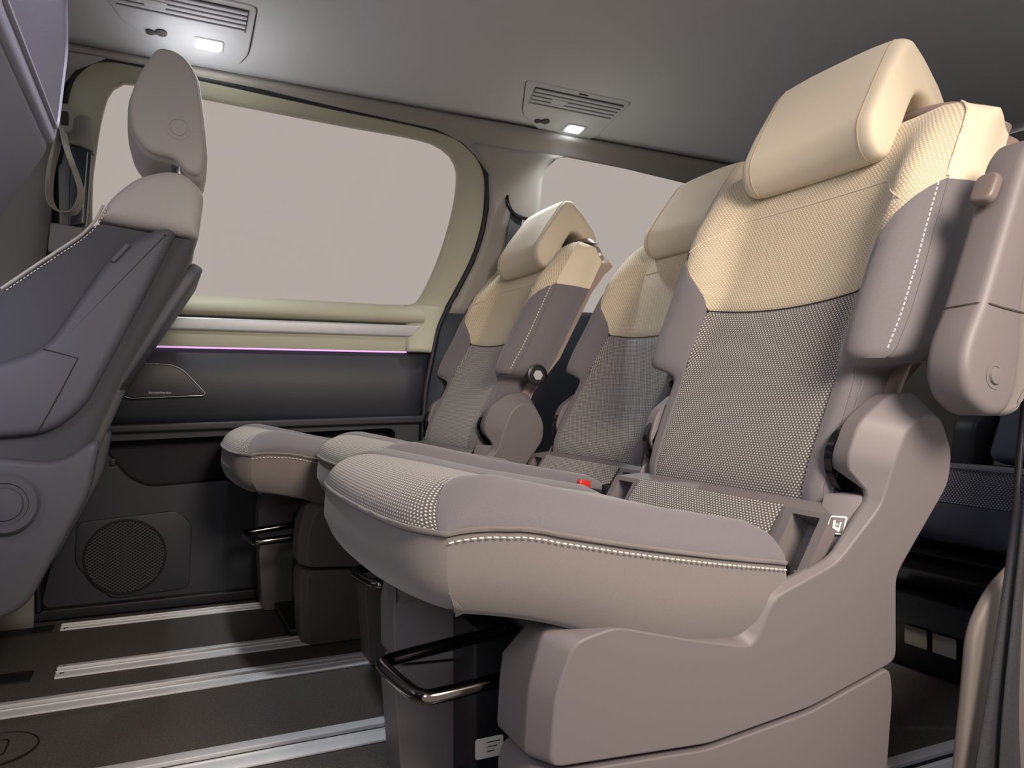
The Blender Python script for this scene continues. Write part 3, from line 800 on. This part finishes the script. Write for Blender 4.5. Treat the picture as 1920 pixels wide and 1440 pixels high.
# seat belt buckle and cup between the seats
bk = empty('belt_buckle', 'black belt buckle with red button between nearest and middle seat', 'buckle', (.668, 1.165, .30))
bk.location.y = 1.157; bk.scale = (1, .55, 1)
slab('stalk', fillet([(-.012, -.20), (.012, -.20), (.018, .05), (-.010, .05)], .006, 3), -.016, .016, .005, BLACK, bk)
slab('housing', fillet([(-.018, .045), (.020, .045), (.028, .080), (-.014, .090)], .008, 3), -.018, .018, .006, BLACK, bk)
slab('red_button', fillet([(-.016, .078), (.006, .075), (.010, .096), (-.012, .100)], .006, 3), -.012, .012, .004, RED, bk)
cp = empty('storage_cup', 'small black open cup beside the anchor pocket, behind the red buckle', 'cup', (.728, 1.165, .345))
cp.location.y = 1.157; cp.scale = (1, .62, 1)
lathe('cup_body', [(.019, -.35), (.022, 0), (.024, .042), (.0215, .042), (.019, .0)], RUB, cp, 24, mp=lambda x, y, z: (x, z, y))
tg = empty('belt_tongue', 'metal belt tongue hanging beside the nearest backrest', 'tongue', (.862, 1.162, .555)); tg.scale = (.55, .55, .55)
slab('tongue_plate', fillet([(-.012, -.03), (.012, -.03), (.010, .01), (-.010, .01)], .004, 3), -.002, .002, .001, STEEL, tg, mid=0)
slab('grip', fillet([(-.02, .005), (.02, .005), (.024, .03), (-.024, .03)], .006, 3), -.006, .006, .003, BLACK, tg)

# ------------------------------------------------------------------ front seats
def front_seat(loc, label):
    t = empty('front_seat', label, 'seat', loc, 'front seats')
    H = .21
    low = [(-.112, .874), (-.136, .844), (-.213, .779), (-.262, .737), (-.36, .62), (-.43, .47), (-.46, .33), (-.44, .24), (-.36, .17), (-.25, .14), (-.18, .289), (-.056, .596), (.047, .79), (.068, .853)]
    slab('backrest', fillet(low, .02, 3), -H, H, .03, DARKFAB, t)
    topp = [(-.110, .878), (-.087, .924), (-.042, .969), (.009, .987), (.043, .987), (.082, .955), (.070, .857)]
    slab('backrest_top', fillet(topp, [.004, .02, .03, .03, .03, .03, .006], 4), -H+.004, H-.004, .03, GREYFAB, t, bulge=-.002)
    for sg in (-1, 1):
        shp = [(.014, .866), (.028, .858), (-.030, .726), (-.125, .526), (-.167, .487), (-.201, .473), (-.40, .46), (-.42, .56), (-.257, .602), (-.188, .632), (-.081, .813), (-.006, .862)]
        a, b = (-H-.028, -H+.03) if sg < 0 else (H-.03, H+.012)
        slab('side_shield', fillet(shp, [.006, .006, .05, .04, .03, .03, .02, .02, .05, .05, .05, .01], 4), a, b, .016, SHELL, t)
        tube('shield_joint', [(-.192, sg*(H+(.0285 if sg < 0 else .0125)), .628), (-.137, sg*(H+(.0287 if sg < 0 else .0127)), .612), (-.165, sg*(H+(.0287 if sg < 0 else .0127)), .55), (-.20, sg*(H+(.0285 if sg < 0 else .0125)), .478)], .0012, DIM, t, 5)
        lower = [(-.17, .42), (-.10, .47), (-.12, .36), (-.22, .16), (-.50, .06), (-.56, .18), (-.52, .38), (-.40, .45)]
        slab('recliner_cover', fillet(lower, .03, 4), a+.006*(1 if sg < 0 else -1), b, .012, SHELL, t)
        lathe('recliner_knob', [(.052, 0), (.055, .012), (.05, .02), (.038, .02), (.036, .016), (.03, .016), (.028, .022), (.01, .023)], SHELL, t, 36, mp=lambda x, y, z, sg=sg: (-.250+x, sg*(H+(.022 if sg < 0 else -.012)+y), .352+z))
        front = [(x, z) for x, z in [(-.098, .905), (-.112, .874), (-.136, .844), (-.175, .811), (-.213, .779), (-.262, .737)]]
        P = [tuple(v) for v in spline([(x+.006, sg*(H-.008), z-.004) for x, z in front], 6)]
        stitches('stitching', P, t, .004, .003, .0011)
        tube('piping', [(x-.006, y, z+.004) for x, y, z in P], .003, GREYFAB, t, 6)
        slab('side_clip', fillet([(-.085, .795), (-.078, .79), (-.05, .825), (-.058, .83)], .003, 2), (-H-.034 if sg < 0 else H-.0), (-H if sg < 0 else H+.010), .003, SHELL, t)
    # back board with framed recess, lying along the reclined back
    ang = math.atan2(.56, .27)
    def mp(u, v, w):   # u across, w up along the back, v out of the back
        return (.030+w*.53+v*.85, u, .775+w*.85-v*.5)
    board = fillet([(-.175, -.36), (.175, -.36), (.185, .02), (.165, .05), (-.165, .05), (-.185, .02)], .03, 4)
    bo = slab('back_board', board, .004, .030, .008, SHELL, t, mp=mp, mid=0)
    # cushion towards the front of the vehicle
    cu = [(-.42, .42), (-.90, .47), (-.95, .44), (-.94, .36), (-.50, .28), (-.40, .33)]
    slab('seat_cushion', fillet(cu, .04, 4), -H, H, .03, DARKFAB, t)
    box('seat_base', (-.85, -.2, .002), (-.45, .2, .31), BLACK, t, .02)
    # headrest
    hp = [(-.004, 1.262), (.046, 1.252), (.074, 1.212), (.086, 1.115), (.092, 1.035), (.082, .988), (.052, .992), (.030, 1.022), (-.024, 1.026), (-.055, 1.065), (-.062, 1.13), (-.040, 1.198)]
    h = slab('headrest', fillet(hp, .025, 4), -.135, .135, .03, GREYFAB, t, bulge=.004)
    pl = fillet([(x*.93+.0, 1.11+(z-1.11)*.93) for x, z in hp], .025, 4)
    sd = slab('headrest_side', pl, -.147, -.12, .012, GREYFAB, h)
    lathe('headrest_button', [(.023, 0), (.023, .0025), (.019, .003), (.0185, .001), (.0145, .001), (.0140, .0035), (.004, .004)], GREYFAB, h, 28, mp=lambda x, y, z: (.034+x, -.1465-y, 1.086+z))
    slab('headrest_collar', fillet([(.020, 1.03), (.060, 1.03), (.058, 1.012), (.022, 1.016)], .006, 3), -.11, .11, .004, SHELL, h)
    for s in (-1, 1): tube('post', [(.030, s*.11, .95), (.040, s*.11, 1.03)], .007, STEEL, h, 12)
    return t
driver = front_seat((0, 1.852, 0), 'grey front seat with beige top seen from the side, beside the large window')
psg = copy_tree(driver); psg.location = (-.215, .835, 0); psg['label'] = 'front seat back with framed recess, cut by the left edge of the picture'
if True:
    up = fillet([(-.185, .045), (.185, .045), (.165, .150), (.10, .195), (-.10, .195), (-.165, .150)], .02, 4)
    FRM = mat('lavender_grey_plastic', '9b99a8', .45, grain=.03, scale=1500, bump=.1)
    slab('lower_shell', fillet([(-.185, -.34), (.185, -.34), (.185, 0), (-.185, 0)], .02, 4), -.02, .030, .008, SHELL, psg, mp=lambda u, v, w: (.072+w*.47+v, u, .832+w*.86), mid=0)
    fr = slab('upper_frame', up, -.004, .030, .006, FRM, psg, mp=lambda u, v, w: (.070+w*.13+v, u, .785+w+.0*v), mid=0)
    upi = fillet([(-.165, .060), (.165, .060), (.148, .145), (.09, .180), (-.09, .180), (-.148, .145)], .015, 4)
    slab('recess_plate', upi, .030, .0312, .0005, mat('recess_grey', '73717e', .6, grain=.08, scale=600, bump=.2), fr, mp=lambda u, v, w: (.070+w*.13+v, u, .785+w), mid=0)
    tube('recess_rim', [(.070+w*.13+.031, u, .785+w) for u, w in upi], .0028, FRM, fr, 6, True)

# ------------------------------------------------------------------ third row seat, seen in the gap at the right
t3 = empty('rear_seat', 'dark navy rear seat seen in the gap right of the nearest seat', 'seat', (1.30, .92, 0))
c3 = fillet([(.0, .285), (-.015, .34), (.0, .392), (.03, .408), (.55, .37), (.60, .30), (.55, .24), (.05, .262)], .03, 4)
slab('seat_cushion', c3, -.25, .28, .03, NAVY, t3)
Gt = []; uv = []; L = 0
pth = [tuple(v) for v in spline([(-.0095, .350, 0), (-.004, .385, 0), (.012, .405, 0), (.04, .4115, 0), (.3, .391, 0), (.5, .377, 0)], 5)]
for k, p in enumerate(pth):
    if k: L += math.hypot(p[0]-pth[k-1][0], p[1]-pth[k-1][1])
    Gt.append([(p[0]-.003, .235*j/6, p[1]+.001) for j in range(-6, 7)]); uv.append([(q[1], L) for q in Gt[-1]])
grid('seat_insert', Gt, DNAVY, t3, uv, flip=True)
slab('backrest', fillet([(.36, .40), (.42, .385), (.55, .39), (.78, .95), (.70, .97), (.62, .95)], .03, 4), -.25, .20, .03, NAVY, t3)
slab('hinge_post', fillet([(.34, .30), (.42, .30), (.47, .50), (.43, .52), (.37, .48)], .02, 3), .22, .275, .01, DOORD, t3)
slab('under_tray', fillet([(.04, .235), (.02, .21), (.05, .17), (.55, .15), (.58, .24)], .01, 3), -.27, .27, .01, BLACK, t3)
slab('tray_edge', fillet([(.012, .243), (.012, .249), (.05, .252), (.05, .243)], .002, 2), -.25, .25, .002, RUB, t3)
slab('foot_box', fillet([(.05, .004), (.04, .14), (.07, .16), (.52, .15), (.55, .004)], .01, 3), -.27, .27, .008, BLACK, t3)
slab('drawer_front', fillet(rect(.018, .04, .10, .155), .006, 2), -.26, .16, .004, DOORD, t3)
lathe('lock', [(.007, 0), (.007, .008), (.003, .009)], STEEL, t3, 14, mp=lambda x, y, z: (.018-y, -.035+x, .128+z))
for k, y in enumerate((.055, .115)):
    slab('sticker', fillet(rect(y-.025, y+.022, .055, .092), .002, 2), .036, .0395, .0005, mat('grey_label', 'b5b0a8', .6), t3, mp=lambda a, b, c: (b, a, c), mid=0)

# near-side quarter trim and belt at the right edge
q = struct(slab('trim_6', fillet([(.845, .0), (.852, .10), (.868, .20), (.876, .268), (.912, .312), (.97, .346), (1.15, .40), (2.3, .42), (2.3, 0)], [.01, .05, .04, .03, .03, .03, .05, .02, .01], 5), .598, .614, .006, mat('quarter_trim_plastic', '6b645f', .6, grain=.04, scale=900, bump=.1), mid=0))
sb = empty('seat_belt', 'dark seat belt strap hanging at the lower right edge of the picture', 'belt', (.9, .56, .1))
def wl(P): return [(x-.9, y-.56, z-.1) for x, y, z in P]
BL_ = [(0.94, 0.58, 0.572), (0.923, 0.58, 0.471), (0.911, 0.58, 0.383), (0.87, 0.58, 0.201), (0.849, 0.58, 0.119), (0.834, 0.58, 0.049)]
BR_ = [(0.935, 0.572, 0.572), (0.921, 0.572, 0.472), (0.916, 0.572, 0.384), (0.904, 0.572, 0.198), (0.907, 0.572, 0.111), (0.91, 0.572, 0.035)]
BM_ = [(0.917, 0.572, 0.447), (0.908, 0.572, 0.385), (0.878, 0.572, 0.203), (0.869, 0.572, 0.119), (0.862, 0.572, 0.047)]
def strap(nm, A, B, off):
    A, B = spline(A, 6), spline(B, 6)
    G = [[tuple(a.lerp(b, k/4)+Vector((0, off-.004*math.sin(math.pi*k/4), 0))) for k in range(5)] for a, b in zip(A, B)]
    o = grid(nm, [wl(r_) for r_ in G], BELT, sb, thick=.0014)
strap('webbing', BL_, BR_, 0); strap('webbing', BM_, BR_[1:], -.006)

# belts on the far pillars
fb = empty('window_belt', 'dark seat belt and guide on the grey pillar behind the window-side headrest', 'belt', (.945, 2.07, 1.06))
slab('guide_recess', fillet([(-.025, .085), (.075, .075), (.078, .0), (.02, -.02), (-.012, .0), (-.03, .04)], .012, 4), .006, .03, .004, GREYP, fb)
tube('belt_guide', spline([(-.014, -.004, .082), (-.018, -.010, .055), (-.006, -.012, .025), (.02, -.012, .008), (.055, -.008, .006)], 6), lambda t: .0065-.002*t, BLACKG, fb, 10)
ribbon('webbing', [tuple(v) for v in spline([(.015, -.006, .02), (.006, -.010, -.03), (-.002, -.010, -.07), (-.010, -.008, -.11)], 6)], (1, .15, 0), .042, .0014, BELT, fb)
pb = empty('pillar_belt', 'pale grey looped belt webbing hanging on the front pillar at left', 'belt', (-.20, 2.03, 1.15))
slab('anchor', fillet([(-.018, .055), (.010, .06), (.020, .035), (.016, .0), (.0, -.012), (-.018, .0)], .008, 4), -.012, .004, .004, GREYP, pb)
slab('anchor_slot', fillet(rect(-.006, .010, .008, .04), .004, 3), -.0135, -.0115, .0005, DIM, pb, mid=0)
loop = [tuple(v) for v in spline([(-.002, -.018, .0), (.008, -.018, -.05), (.028, -.02, -.11), (.036, -.02, -.15), (.022, -.02, -.188), (-.006, -.02, -.192), (-.026, -.02, -.165), (-.024, -.02, -.10), (-.012, -.02, -.04), (-.006, -.02, .0)], 8)]
ribbon('webbing', loop, (.35, 1, .0), .034, .0016, BELTG, pb)
slt = empty('belt_height_slide', 'dark vertical belt height slide between two grey pillar covers at left', 'slide', (-.17, 2.085, 1.03))
slab('channel', fillet([(-.05, .10), (.022, .095), (.010, -.085), (-.045, -.09)], .006, 3), -.004, .02, .003, mat('slide_grey', '6d6b69', .4), slt)
slab('slide_bar', fillet([(-.022, .10), (.022, .095), (.010, -.085), (-.026, -.09)], .004, 3), -.012, .0, .003, mat('slide_black', '1e2730', .3), slt)
tube('slide_edge', [(.014, -.013, .088), (.003, -.013, -.08)], .0018, SILVER, slt, 6)
slab('upper_cover', fillet([(-.055, .185), (.022, .172), (.028, .088), (.0, .100), (-.055, .106)], .01, 4), -.016, .03, .006, GREYP, slt)
slab('lower_cover', fillet([(-.062, -.085), (.008, -.092), (-.003, -.155), (-.068, -.155)], .006, 3), -.016, .03, .005, GREYP, slt)
slab('base_cover', fillet([(-.068, -.158), (-.003, -.158), (-.02, -.34), (-.08, -.34)], .006, 3), -.014, .03, .005, GREYP, slt)

# ------------------------------------------------------------------ ceiling vent and lamp panels
LED = emis('led_white', (.93, .96, 1.0), 22)
def vent(loc, rot, label, first):
    t = empty('ceiling_console', label, 'ceiling lamp', loc, 'vent and lamp consoles in the headliner'); t.rotation_euler = rot
    # local: x along the vehicle, y towards the window side, z up (0 = headliner)
    out = fillet([(-.16, -.13), (.165, -.13), (.165, .06), (.145, .115), (.02, .115), (-.10, .02)], .022, 5)
    p = plate_xy('console_plate', out, -.006, .004, .003, HEADL, t, mid=0)
    tube('console_joint', [(x, y, -.0015) for x, y in [(a*1.006, b*1.006) for a, b in out]], .0016, DIM, p, 5, True)
    plate_xy('vent_well', fillet([(-.125, -.112), (.150, -.112), (.150, -.030), (-.105, -.030)], .004, 2), -.0085, -.005, .0008, mat('vent_dark', '4a494b', .6), t, mid=0)
    for k in range(5):
        y = -.104+.0165*k
        plate_xy('slat', fillet([(-.122+.003*k, y-.0048), (.148, y-.0048), (.148, y+.0048), (-.122+.003*k, y+.0048)], .002, 2), -.0115, -.0065, .001, HEADL, t, mid=0)
    plate_xy('vent_slider', fillet([(-.06, -.085), (-.01, -.085), (-.015, -.062), (-.055, -.062)], .004, 2), -.0135, -.008, .001, HEADL, t, mid=0)
    for k, (x, y, r) in enumerate(((-.045, .038, .009), (-.022, .032, .012))):
        lathe('coat_hook', [(r, 0), (r, .004), (r*.6, .005)], mat('hook_dark', '3c3a3c', .5), t, 16, mp=lambda a, b, c, x=x, y=y: (x+a, y+c, -.006-b))
    plate_xy('hook_arm', fillet([(-.05, .033), (-.02, .027), (-.02, .036), (-.05, .043)], .003, 2), -.012, -.006, .002, MATS['hook_dark'], t, mid=0)
    plate_xy('lamp_rim', fillet([(.046, .021), (.109, .021), (.109, .067), (.046, .067)], .006, 3), -.009, -.005, .002, HEADL, t, mid=0)
    ln = plate_xy('lamp_lens', fillet([(.055, .028), (.100, .028), (.100, .060), (.055, .060)], .004, 3), -.012, -.008, .002, LED, t, mid=0)
    plate_xy('label_mark', fillet([(.0, -.124), (.03, -.124), (.028, -.118), (.002, -.118)], .002, 2), -.0068, -.006, .0002, DIM, t, mid=0)
    l = bpy.data.lights.new('console_led', 'AREA'); l.shape = 'RECTANGLE'; l.size = .06; l.size_y = .03; l.energy = 2.1; l.color = (.94, .98, 1); l.spread = R(115)
    lo = bpy.data.objects.new('console_led', l); COL.objects.link(lo); lo.parent = t; lo.location = (.078, .044, -.016)
    return t
def tilt(x, y):
    e = .01; return (math.atan2(ceil(x, y+e)-ceil(x, y-e), 2*e), -math.atan2(ceil(x+e, y)-ceil(x-e, y), 2*e), 0)
vent((.025, 1.86, ceil(.025, 1.86)), tilt(.025, 1.86), 'ceiling vent console with lit white lamp, above the front seat headrest', True)
vent((1.02, 1.92, ceil(1.02, 1.92)), tilt(1.02, 1.92), 'ceiling vent console with lit white lamp, above the rear pillar', False)
